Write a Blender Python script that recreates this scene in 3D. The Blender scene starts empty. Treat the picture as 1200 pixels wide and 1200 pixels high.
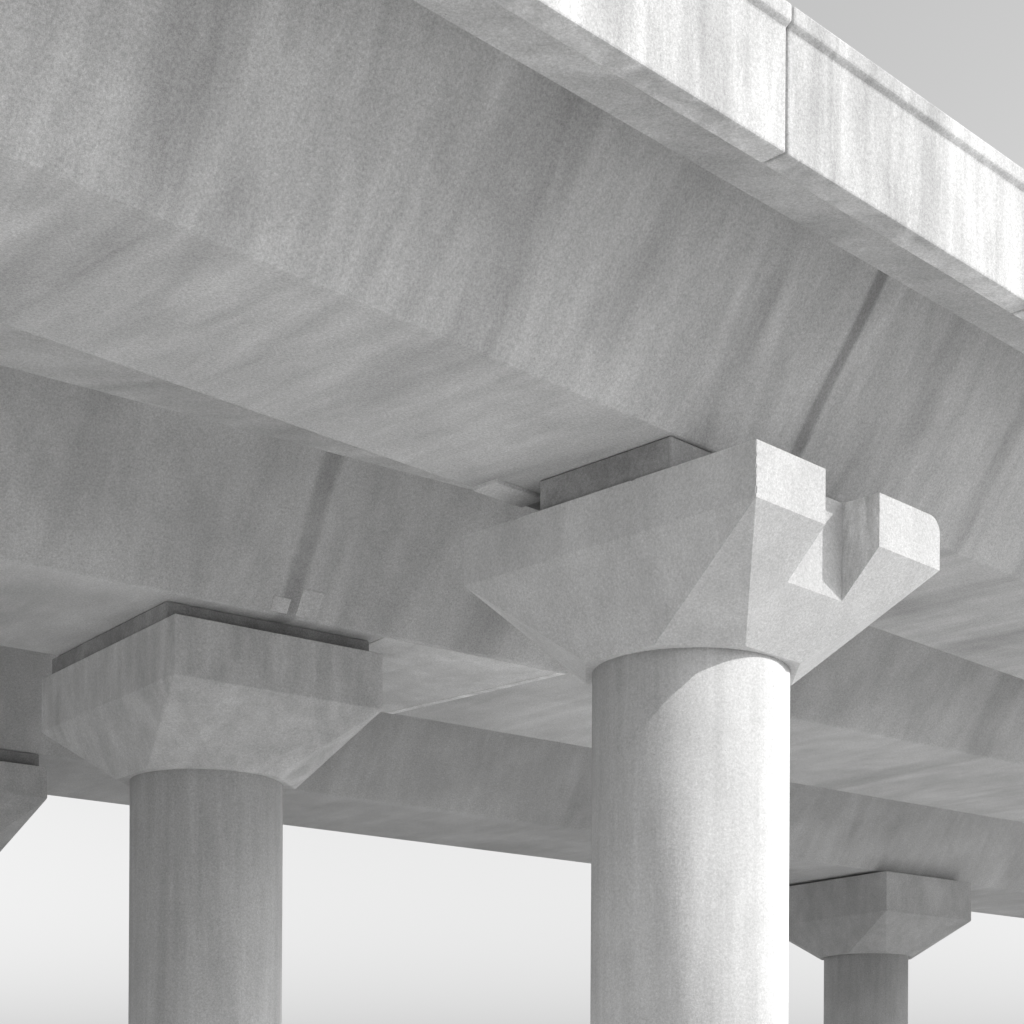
import bpy, bmesh, math, random
from mathutils import Vector, Matrix
random.seed(7)
sc = bpy.context.scene
COL = sc.collection
rad = math.radians

# ------------------------------------------------------------------ measures (metres; ground = 0)
EYE = 1.6                                   # camera height
RAMP = math.radians(45.2)                   # heading of the slip-road girder, clockwise from the view axis
MAIN = math.radians(53.15)                  # heading of the main deck girders
Z_FLANGE = 7.43 + EYE                       # underside of the box girders
WEB_H, WEB_K = 1.85, 0.70                   # web height, splay per metre of height
Z_SLAB = Z_FLANGE + WEB_H
COLUMN_R = 1.1
CAP_A, CAP_B = 4.354, 3.249                 # capital plan: across / along the girder
Z_CAP0, Z_CAP1, Z_CAP2 = 5.465 + EYE, 6.512 + EYE, 7.078 + EYE

# ------------------------------------------------------------------ materials
def nodes_of(name):
    m = bpy.data.materials.new(name); m.use_nodes = True
    nt = m.node_tree; nt.nodes.clear()
    out = nt.nodes.new('ShaderNodeOutputMaterial')
    b = nt.nodes.new('ShaderNodeBsdfPrincipled')
    nt.links.new(b.outputs[0], out.inputs[0])
    return m, nt, b

def concrete(name, base=0.4, contrast=0.16, streak=(1, 1, 1), streak_amt=0.25, blotch=0.35, stains=(), rough=0.88,
             grain=0.24, bump=0.35, offset=(0, 0, 0), seams=None, dry=.75):
    """Cast concrete: cloudy mottling, drawn-out water marks, fine sand grain, pores. stains = [(x, width, strength)] run-off bands in
    the object's own X; seams = (spacing along Z) formwork joints."""
    m, nt, b = nodes_of(name)
    N, L = nt.nodes.new, nt.links.new
    tc = N('ShaderNodeTexCoord')
    mp = N('ShaderNodeMapping'); mp.inputs['Location'].default_value = offset
    L(tc.outputs['Object'], mp.inputs[0])
    P = mp.outputs[0]
    def noise(scale, detail=4, rough=.55, vec=P, dist=0.0):
        n = N('ShaderNodeTexNoise'); n.inputs['Scale'].default_value = scale
        n.inputs['Detail'].default_value = detail; n.inputs['Roughness'].default_value = rough
        n.inputs['Distortion'].default_value = dist
        L(vec, n.inputs['Vector']); return n.outputs[0]
    def math_(op, a, c=None, clamp=False):
        n = N('ShaderNodeMath'); n.operation = op; n.use_clamp = clamp
        for i, v in enumerate((a, c)):
            if v is None: continue
            if isinstance(v, (int, float)): n.inputs[i].default_value = v
            else: L(v, n.inputs[i])
        return n.outputs[0]
    def rng(v, a0, a1, b0, b1, smooth=False):
        n = N('ShaderNodeMapRange'); n.clamp = True
        if smooth: n.interpolation_type = 'SMOOTHSTEP'
        for k, x in zip(('From Min', 'From Max', 'To Min', 'To Max'), (a0, a1, b0, b1)): n.inputs[k].default_value = x
        L(v, n.inputs['Value']); return n.outputs[0]
    cloud = rng(noise(blotch, 5, .6, dist=.6), .3, .7, 1 - contrast, 1 + contrast)
    cloud2 = rng(noise(blotch * 4.5, 6, .62), .3, .7, 1 - contrast * .55, 1 + contrast * .55)
    sm = N('ShaderNodeMapping'); sm.inputs['Scale'].default_value = streak; L(P, sm.inputs[0])
    st1 = rng(noise(1.0, 5, .6, sm.outputs[0], 1.1), .32, .68, 1 - streak_amt, 1 + streak_amt * .7)
    st2 = rng(noise(3.3, 4, .6, sm.outputs[0]), .35, .7, 1 - streak_amt * .45, 1 + streak_amt * .4)
    gr = rng(noise(38, 3, .7), .25, .75, 1 - grain, 1 + grain)
    gr2 = rng(noise(120, 2, .6), .25, .75, 1 - grain, 1 + grain)
    v = math_('MULTIPLY', cloud, cloud2)
    for t in (st1, st2, gr, gr2): v = math_('MULTIPLY', v, t)
    # air holes
    vo = N('ShaderNodeTexVoronoi'); vo.inputs['Scale'].default_value = 7.0; L(P, vo.inputs['Vector'])
    keep = rng(noise(1.3, 2), .5, .62, 0, 1)
    pore = rng(vo.outputs['Distance'], .035, .06, 1, 0)
    pore = math_('MULTIPLY', pore, keep)
    v = math_('MULTIPLY', v, math_('SUBTRACT', 1.0, math_('MULTIPLY', pore, .3)))
    sep = N('ShaderNodeSeparateXYZ'); L(tc.outputs['Object'], sep.inputs[0])
    if stains:
        wob = rng(noise(.5, 2, .5), .25, .75, -.05, .05)
        xx = math_('ADD', sep.outputs[0], wob)
        patch = rng(noise(.9, 3), .25, .6, .45, 1)
        for (x, w, s) in stains:
            d = math_('ABSOLUTE', math_('SUBTRACT', xx, x))
            k = math_('MULTIPLY', rng(d, w * .35, w, s, 0, True), patch)
            v = math_('MULTIPLY', v, math_('SUBTRACT', 1.0, k))
    hgt = math_('ADD', math_('MULTIPLY', noise(26, 5, .7), .6), math_('MULTIPLY', noise(2.2, 3), .9))
    hgt = math_('SUBTRACT', hgt, math_('MULTIPLY', pore, .7))
    if seams:
        fr = math_('FRACT', math_('DIVIDE', sep.outputs[2], seams))
        d = math_('ABSOLUTE', math_('SUBTRACT', fr, .5))
        line = rng(d, 0, .006 / seams * 1.4, 1, 0)
        v = math_('MULTIPLY', v, math_('SUBTRACT', 1.0, math_('MULTIPLY', line, .16)))
        hgt = math_('SUBTRACT', hgt, math_('MULTIPLY', line, .5))
    val = math_('MULTIPLY', v, base, True)
    cmb = N('ShaderNodeCombineColor')
    for i in range(3): L(val, cmb.inputs[i])
    L(cmb.outputs[0], b.inputs['Base Color'])
    b.inputs['Roughness'].default_value = rough
    b.inputs['Specular IOR Level'].default_value = .25
    b.inputs['Diffuse Roughness'].default_value = dry
    bp = N('ShaderNodeBump'); bp.inputs['Strength'].default_value = bump; bp.inputs['Distance'].default_value = .012
    L(hgt, bp.inputs['Height']); L(bp.outputs[0], b.inputs['Normal'])
    return m

def plain(name, g, rough=.8):
    m, nt, b = nodes_of(name)
    n = nt.nodes.new('ShaderNodeTexNoise'); n.inputs['Scale'].default_value = 9
    r = nt.nodes.new('ShaderNodeMapRange')
    r.inputs['To Min'].default_value = g * .75; r.inputs['To Max'].default_value = g * 1.25
    nt.links.new(n.outputs[0], r.inputs['Value'])
    c = nt.nodes.new('ShaderNodeCombineColor')
    for i in range(3): nt.links.new(r.outputs[0], c.inputs[i])
    nt.links.new(c.outputs[0], b.inputs['Base Color']); b.inputs['Roughness'].default_value = rough
    return m

BASE = 0.5
M_COLUMN = concrete('column_concrete', BASE * 1.02, .09, (2.2, 2.2, .14), .10, .45, grain=.18)
M_COLUMN_OLD = concrete('weathered_column_concrete', BASE * 1.0, .07, (2.2, 2.2, .16), .12, .45, grain=.21, offset=(5, 3, 1))
M_CAP = concrete('capital_concrete', BASE, .06, (1.5, 1.5, .5), .07, .6, grain=.21)
M_CAP_OLD = concrete('weathered_capital_concrete', BASE * .97, .09, (1.5, 1.5, .4), .14, .5, grain=.21, offset=(3, 8, 2))
M_RAMP = concrete('ramp_girder_concrete', BASE * .9, .10, (1.3, .26, .34), .14, .22,
                  stains=[(0.28, .14, .42), (1.9, .34, .13), (3.6, .2, .2), (5.2, .4, .2), (-1.2, .3, .18), (7.5, .5, .2), (-4.5, .6, .15), (-8, .5, .2)])
M_MAIN = concrete('main_girder_concrete', BASE * .98, .13, (1.0, .26, .3), .10, .25, offset=(11, 4, 7),
                  stains=[(-5.33, .2, .36), (-8.6, .5, .1), (-2.2, .6, .2), (4.0, .5, .2), (9, .5, .2), (-12, .6, .2)])
M_MAIN2 = concrete('outer_girder_concrete', BASE * 1.04, .13, (1.0, .26, .3), .09, .25, offset=(31, 9, 2))
M_SLAB = concrete('slab_concrete', BASE * .95, .14, (.3, .9, .5), .16, .25, offset=(2, 21, 5))
M_PALE = concrete('pale_repair_mortar', .56, .10, (1, .6, .6), .10, .8)
M_EDGE = concrete('parapet_concrete', BASE * 1.05, .08, (1.6, 1.6, .22), .24, .4)
M_STRIP = concrete('joint_strip_concrete', .66, .06)
M_PLINTH = concrete('gap_shade_plinth_concrete', .28, .1)  # dark base colour paints in the shade of the gap above the capital
M_NOTCH = concrete('stained_notch_concrete', BASE * 1.1, .13, (2.6, 2.6, .7), .26, 1.4, grain=.2)
M_NOTCH_BACK = concrete('notch_back_concrete', BASE * .9, .05, (1.5, 1.5, .5), .07, .6, grain=.2)
M_RUBBER = plain('bearing_rubber', .03)
M_ROAD = plain('asphalt', .05)

# ------------------------------------------------------------------ mesh helpers
def link_mesh(name, bm, mat, parent=None, smooth=False):
    me = bpy.data.meshes.new(name)
    bmesh.ops.recalc_face_normals(bm, faces=bm.faces[:])
    bm.to_mesh(me); bm.free()
    me.materials.append(mat)
    if smooth:
        for p in me.polygons: p.use_smooth = True
    o = bpy.data.objects.new(name, me); COL.objects.link(o)
    if parent is not None: o.parent = parent
    return o

def hull(points):
    bm = bmesh.new()
    for p in points: bm.verts.new(p)
    r = bmesh.ops.convex_hull(bm, input=bm.verts[:])
    junk = [g for g in r['geom_interior'] + r['geom_unused'] if isinstance(g, bmesh.types.BMVert)]
    if junk: bmesh.ops.delete(bm, geom=list(set(junk)), context='VERTS')
    bmesh.ops.dissolve_limit(bm, angle_limit=rad(.3), verts=bm.verts[:], edges=bm.edges[:])
    return bm

def box_pts(x0, x1, y0, y1, z0, z1):
    return [(x, y, z) for x in (x0, x1) for y in (y0, y1) for z in (z0, z1)]

def soften(o, w=.015, seg=2):
    b = o.modifiers.new('bevel', 'BEVEL'); b.width = w; b.segments = seg; b.limit_method = 'ANGLE'; b.angle_limit = rad(18)
    b.harden_normals = False

def empty(name, loc, rz, label, cat, group=None):
    o = bpy.data.objects.new(name, None); COL.objects.link(o)
    o.location = loc; o.rotation_euler = (0, 0, rz)
    o['label'] = label; o['category'] = cat
    if group: o['group'] = group
    return o

def heading(a): return Vector((math.sin(a), math.cos(a), 0)), Vector((-math.cos(a), math.sin(a), 0))   # along, across (away)
def rot_of(a): return math.pi / 2 - a                         # local X along the heading, local Y across (away from the camera)

# ------------------------------------------------------------------ piers
def capital_points(low, high, a_far):
    a, b = CAP_A / 2, CAP_B / 2
    p, q, cp, cq = 1.193, 1.152, .48, .50
    pts = box_pts(-b, b, -a, a_far, Z_CAP1 + low, Z_CAP2 + high)
    for sx in (-1, 1):
        for sy in (-1, 1):
            pts += [(sx * cp, sy * q, Z_CAP0), (sx * p, sy * cq, Z_CAP0)]
    return pts

def boolean_cut(o, cutters):
    tmp = []
    for c in cutters:
        t = link_mesh('cutter', c, M_CAP, o.parent); tmp.append(t)
        md = o.modifiers.new('cut', 'BOOLEAN'); md.operation = 'DIFFERENCE'; md.solver = 'EXACT'; md.object = t
    bpy.context.view_layer.update()
    dg = bpy.context.evaluated_depsgraph_get()
    me = bpy.data.meshes.new_from_object(o.evaluated_get(dg))
    o.modifiers.clear(); old = o.data; o.data = me; me.name = old.name
    for t in tmp: bpy.data.objects.remove(t)

def pier(loc, head, label, dz=0.0, notched=False, mats=(M_COLUMN_OLD, M_CAP_OLD), low=0.0, high=0.0, a_far=CAP_A / 2, seat=(-1.87, 1.87)):
    root = empty('bridge_pier', (loc[0], loc[1], 0), rot_of(head), label, 'bridge pier', 'round concrete piers under the viaduct')
    bm = bmesh.new()
    bmesh.ops.create_cone(bm, cap_ends=True, segments=128, radius1=COLUMN_R, radius2=COLUMN_R, depth=Z_CAP0 + dz + 1.0)
    bmesh.ops.translate(bm, verts=bm.verts[:], vec=(0, 0, (Z_CAP0 + dz + 1.0) / 2 - 1.0))
    c = link_mesh('column', bm, mats[0], root)
    for p in c.data.polygons: p.use_smooth = len(p.vertices) == 4
    cap = link_mesh('capital', hull(capital_points(low, high, a_far)), mats[1], root)
    a, b = CAP_A / 2, CAP_B / 2
    if notched:
        s0, s1, dep = -b + 1.139, -b + 2.097, .475
        cut = hull(box_pts(s0, s1, -a - .5, -a + dep, Z_CAP0 - .3, Z_CAP2 + .3))
        # the far upper corner of the right-hand horn is knocked off
        bm = bmesh.new(); ring = []                            # the far upper corner of the right-hand horn is rounded off
        prof = [(b + .3, Z_CAP2 - .17), (b + .3, Z_CAP2 + .3), (b - .19, Z_CAP2 + .3)] + [(b - .19 + .19 * math.sin(t * math.pi / 16) + (.002 if t == 8 else 0), Z_CAP2 - .17 + .17 * math.cos(t * math.pi / 16)) for t in range(9)]
        for y in (-a - .2, a + .2): ring.append([bm.verts.new((x, y, z)) for x, z in prof])
        for k in range(len(prof)): bm.faces.new((ring[0][k], ring[0][(k + 1) % len(prof)], ring[1][(k + 1) % len(prof)], ring[1][k]))
        bm.faces.new(ring[0]); bm.faces.new(ring[1])
        ch2 = bm; bmesh.ops.recalc_face_normals(bm, faces=bm.faces[:])
        # small knocks along the arrises
        rnd = random.Random(5); chips = []
        for (p0, p1, n) in (((-b, -a, Z_CAP1), (-b, -a, Z_CAP2), 5), ((s1, -a, Z_CAP1), (s1, -a, Z_CAP2), 1), ((-b, -a, Z_CAP2), (-b, a_far, Z_CAP2), 3)):
            for k in range(n):
                t = (k + rnd.uniform(.15, .85)) / n
                c0 = Vector(p0).lerp(Vector(p1), t); r = rnd.uniform(.008, .02)
                ax = (Vector(p1) - Vector(p0)).normalized()
                chips.append(hull([c0 + Vector([rnd.gauss(0, 1) for _ in range(3)]).normalized() * r + ax * rnd.uniform(-1, 1) * r * 3 for _ in range(14)]))
        boolean_cut(cap, [cut, ch2] + chips)
        cap.data.materials.append(M_NOTCH); cap.data.materials.append(M_NOTCH_BACK)                    # rain-stained inner wall, lightened, and back wall darkened, to even out their shade
        for p in cap.data.polygons:
            if abs(p.normal.x + 1) < .01 and abs(p.center.x - s1) < .02: p.material_index = 1
            if abs(p.normal.y + 1) < .01 and abs(p.center.y + a - dep) < .02: p.material_index = 2
    cap.location.z = dz
    soften(cap, .014)
    # bearing block between the capital and the girder
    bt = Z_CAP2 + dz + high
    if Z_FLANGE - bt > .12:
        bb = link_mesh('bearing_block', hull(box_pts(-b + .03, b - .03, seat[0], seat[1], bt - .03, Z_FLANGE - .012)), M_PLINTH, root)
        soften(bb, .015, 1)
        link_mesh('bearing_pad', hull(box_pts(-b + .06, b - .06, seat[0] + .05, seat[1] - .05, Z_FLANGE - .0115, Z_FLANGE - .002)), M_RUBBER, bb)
    return root

FRONT = (1.967, 21.38)
pier(FRONT, RAMP, 'sunlit round concrete pier whose flared capital has a notch cut in its bright end', notched=True, mats=(M_COLUMN, M_CAP), a_far=1.98, seat=(-1.05, .82))
pier((-4.47, 27.83), MAIN, 'shaded round concrete pier with a wide unnotched capital, left of the sunlit pier', low=-.13, high=.10)
OLD2 = (concrete('back_column_concrete', BASE * .98, .08, (2.0, 2.0, .2), .10, .5, offset=(17, 2, 9)), concrete('back_capital_concrete', BASE * .95, .10, (1.2, 1.2, .5), .1, .6, offset=(8, 1, 14)))  # the back piers' own concrete, with its texture offset
pier((9.36, 50.75), MAIN, 'small distant shaded pier seen just right of the sunlit pier', low=-.15, high=.28, mats=OLD2)
pier((-11.1, 35.6), MAIN, 'pier at the far left edge showing only the sloping corner of its capital', dz=.06, mats=OLD2)

# ------------------------------------------------------------------ the viaduct deck
deck = empty('viaduct_deck', (0, 30, 0), 0, 'weathered concrete viaduct deck with splayed box girders, carried by the round piers', 'bridge deck')

def girder(origin, head, y0, y1, x0, x1, mat):
    """Trapezoid box girder. Local X runs along it; y0..y1 is the bottom flange; the webs lean outwards."""
    w = WEB_K * WEB_H
    n = max(2, int((x1 - x0) / 6))
    sec = [(y0, Z_FLANGE), (y1, Z_FLANGE), (y1 + w, Z_SLAB + .05), (y0 - w, Z_SLAB + .05)]
    bm = bmesh.new(); rows = []
    for i in range(n + 1):
        x = x0 + (x1 - x0) * i / n
        rows.append([bm.verts.new((x, y, z)) for y, z in sec])
    for i in range(n):
        for k in range(4):
            bm.faces.new((rows[i][k], rows[i][(k + 1) % 4], rows[i + 1][(k + 1) % 4], rows[i + 1][k]))
    bm.faces.new(rows[0]); bm.faces.new(rows[-1])
    o = link_mesh('box_girder', bm, mat, deck)
    o.location = (origin[0], origin[1] - 30, 0); o.rotation_euler = (0, 0, rot_of(head))
    soften(o, .03)
    return o
sM = math.sin(MAIN)
g0 = girder(FRONT, RAMP, -1.08, 1.53, -60, 34, M_RAMP)
G1_MID, G1_HALF = (28.459 + 33.295) / 2, (33.295 - 28.459) / 2 * sM
G2_MID, G2_HALF = (41.658 + 46.176) / 2, (46.176 - 41.658) / 2 * sM
g1 = girder((0, G1_MID), MAIN, -G1_HALF, G1_HALF, -70, 150, M_MAIN)
g2 = girder((0, G2_MID), MAIN, -G2_HALF, G2_HALF, -70, 150, M_MAIN2)

# deck slab: from the near lip over the ramp girder to the far lip over the outer girder
OVER = 2.615                                                   # lip beyond the flange edge
eR, nR = heading(RAMP); eM, nM = heading(MAIN)
near = lambda u, out=0: Vector((*FRONT, 0)) + eR * u + nR * (-1.08 - OVER - out)
mainnear = lambda u, out=0: Vector((0, G1_MID, 0)) + eM * u + nM * (-G1_HALF - OVER - out)
far = lambda u, out=0: Vector((0, G2_MID, 0)) + eM * u + nM * (G2_HALF + OVER + out)
def meet(out):
    d = mainnear(0, out) - near(0, out); det = eR.x * -eM.y + eM.x * eR.y
    return near((d.x * -eM.y + eM.x * d.y) / det, out)
def outline(out): return [near(-60, out), meet(out), mainnear(150, out), far(150, out), far(-70, out)]
bm = bmesh.new()
lo = [bm.verts.new((p.x, p.y - 30, Z_SLAB)) for p in outline(0)]
hi = [bm.verts.new((p.x, p.y - 30, Z_SLAB + .28)) for p in outline(0)]
bm.faces.new(lo); bm.faces.new(hi)
for i in range(5): bm.faces.new((lo[i], lo[(i + 1) % 5], hi[(i + 1) % 5], hi[i]))
slab = link_mesh('deck_slab', bm, M_SLAB, deck)
# wearing course
bm = bmesh.new(); bm.faces.new([bm.verts.new((p.x, p.y - 30, Z_SLAB + .285)) for p in outline(-.7)])
link_mesh('road_surface', bm, M_ROAD, deck)
# parapets along both lips
def parapet(line, inset, low, high, spans):
    """line(u, out) gives the lip; spans = [(line, u0, u1)]. Cast in lengths with narrow open joints."""
    bm = bmesh.new()
    for ln, u0, u1 in spans:
        n = max(1, round((u1 - u0) / 4.0)); st = (u1 - u0) / n
        for i in range(n):
            p0, p1 = u0 + i * st + (.012 if i else 0), u0 + (i + 1) * st - (.012 if i < n - 1 else 0)
            ring = []
            for u in (p0, p1):
                po, pi, pc = ln(u, inset), ln(u, .003), ln(u, inset + .06)
                ring.append([bm.verts.new((q.x, q.y - 30, z)) for q, z in ((po, low), (po, high - .18), (pc, high - .15), (pc, high), (pi, high), (pi, low))])
            for k in range(6): bm.faces.new((ring[0][k], ring[0][(k + 1) % 6], ring[1][(k + 1) % 6], ring[1][k]))
            bm.faces.new(ring[0]); bm.faces.new(ring[1])
    o = link_mesh('parapet', bm, M_EDGE, deck); soften(o, .02)
mt = meet(.22)
uN = (mt - Vector((*FRONT, 0))).dot(eR); uM = (mt - Vector((0, G1_MID, 0))).dot(eM)
parapet(None, .26, Z_SLAB - .78, Z_SLAB + .45, [(near, -60, uN), (mainnear, uM, 150)])
parapet(None, .26, Z_SLAB - .1, Z_SLAB + .7, [(far, -70, 150)])

# pale mortar repairs, a lighter pour and its joint strip on the girders (all in the girder's own axes)
def web_patch(g, y0, x0, x1, h0, h1):                         # on a near web, height h0..h1 above the flange
    n = Vector((0, -1, -WEB_K)).normalized()
    t = .004
    pts = []
    for x in (x0, x1):
        for h in (h0, h1):
            p = Vector((x, y0 - WEB_K * h, Z_FLANGE + h))
            pts += [p + n * t, p - n * .03]
    o = link_mesh('repair_patch', hull(pts), M_PALE, g)
web_patch(g1, -G1_HALF, -5.62, -5.36, .03, .2)
web_patch(g1, -G1_HALF, -5.22, -4.9, .03, .34)
o = link_mesh('repair_patch', hull(box_pts(-1.95, -1.2, 1.12, 1.49, Z_FLANGE - .05, Z_FLANGE + .05)), M_PALE, g0); soften(o, .01, 1)

# lighter pour on the inner girder, ending at a skew joint strip
def in_g1(x, y):
    d = Vector((x, y - G1_MID, 0)); return d.dot(eM), d.dot(nM)
jA, jB = in_g1(-1.72, 31.28), in_g1(.67, 29.0)
def joint_at(yy): return jA[0] + (jB[0] - jA[0]) * (yy - jA[1]) / (jB[1] - jA[1])
ya, yb = -G1_HALF + .035, G1_HALF - .035
xa, xb = joint_at(ya), joint_at(yb)
o = link_mesh('soffit_panel', hull([(x, y, z) for z in (Z_FLANGE - .008, Z_FLANGE + .03) for x, y in ((xa, ya), (xb, yb), (xb - 2.5, yb), (xb - 2.5, ya))]), M_PALE, g1)
o = link_mesh('joint_strip', hull([(x, y, z) for z in (Z_FLANGE - .012, Z_FLANGE + .03) for x, y in ((xa, ya), (xb, yb), (xb + .13, yb), (xa + .13, ya))]), M_STRIP, g1)

# ------------------------------------------------------------------ ground
bm = bmesh.new()
S = 3000
bm.faces.new([bm.verts.new(v) for v in ((-S, -S, 0), (S, -S, 0), (S, S, 0), (-S, S, 0))])
ground = link_mesh('ground', bm, concrete('pale_gravel_ground', .56, .12, (.3, .3, 1), .12, .05, grain=.25, dry=0), None)
ground['kind'] = 'structure'

# ------------------------------------------------------------------ daylight
SUN_AZ, SUN_EL = rad(98.5), rad(29.4)
sd = Vector((math.sin(SUN_AZ) * math.cos(SUN_EL), math.cos(SUN_AZ) * math.cos(SUN_EL), math.sin(SUN_EL)))
sun = bpy.data.lights.new('sun', 'SUN'); sun.energy = 3.5; sun.angle = rad(.5); sun.color = (1, .995, .985)
so = bpy.data.objects.new('sun', sun); COL.objects.link(so)
so.rotation_euler = sd.to_track_quat('Z', 'Y').to_euler(); so.location = (60, -20, 60)

w = bpy.data.worlds.new('World'); sc.world = w; w.use_nodes = True
nt = w.node_tree; nt.nodes.clear()
out = nt.nodes.new('ShaderNodeOutputWorld'); bg = nt.nodes.new('ShaderNodeBackground')
sky = nt.nodes.new('ShaderNodeTexSky'); sky.sky_type = 'NISHITA'; sky.sun_disc = False
sky.sun_elevation = SUN_EL; sky.sun_rotation = SUN_AZ
sky.air_density = 1.75; sky.dust_density = 2.7; sky.ozone_density = 1.0
bw = nt.nodes.new('ShaderNodeRGBToBW')                        # the place is shown in black and white
nt.links.new(sky.outputs[0], bw.inputs[0]); nt.links.new(bw.outputs[0], bg.inputs[0]); nt.links.new(bg.outputs[0], out.inputs[0])
bg.inputs['Strength'].default_value = .15

# ------------------------------------------------------------------ camera: level, with a rising front (architectural shift)
cam = bpy.data.cameras.new('camera'); co = bpy.data.objects.new('camera', cam); COL.objects.link(co)
F_PX = 2241.84
cam.sensor_width = 36; cam.sensor_fit = 'HORIZONTAL'; cam.lens = F_PX / 1200 * 36
cam.shift_y = (1361.55 - 600) / 1200; cam.shift_x = 0
cam.clip_start = .1; cam.clip_end = 6000
co.location = (0, 0, EYE)
co.rotation_euler = (Matrix.Rotation(rad(90), 3, 'X') @ Matrix.Rotation(rad(-.0056 * 57.2958) * -1, 3, 'Z')).to_euler()
sc.camera = co
sc.render.engine = 'CYCLES'
sc.cycles.max_bounces = 12; sc.cycles.diffuse_bounces = 8
sc.cycles.use_denoising = True
sc.view_settings.view_transform = 'Standard'; sc.view_settings.look = 'None'
sc.view_settings.exposure = 0.64; sc.view_settings.gamma = 1
sc.render.resolution_x = sc.render.resolution_y = 1024
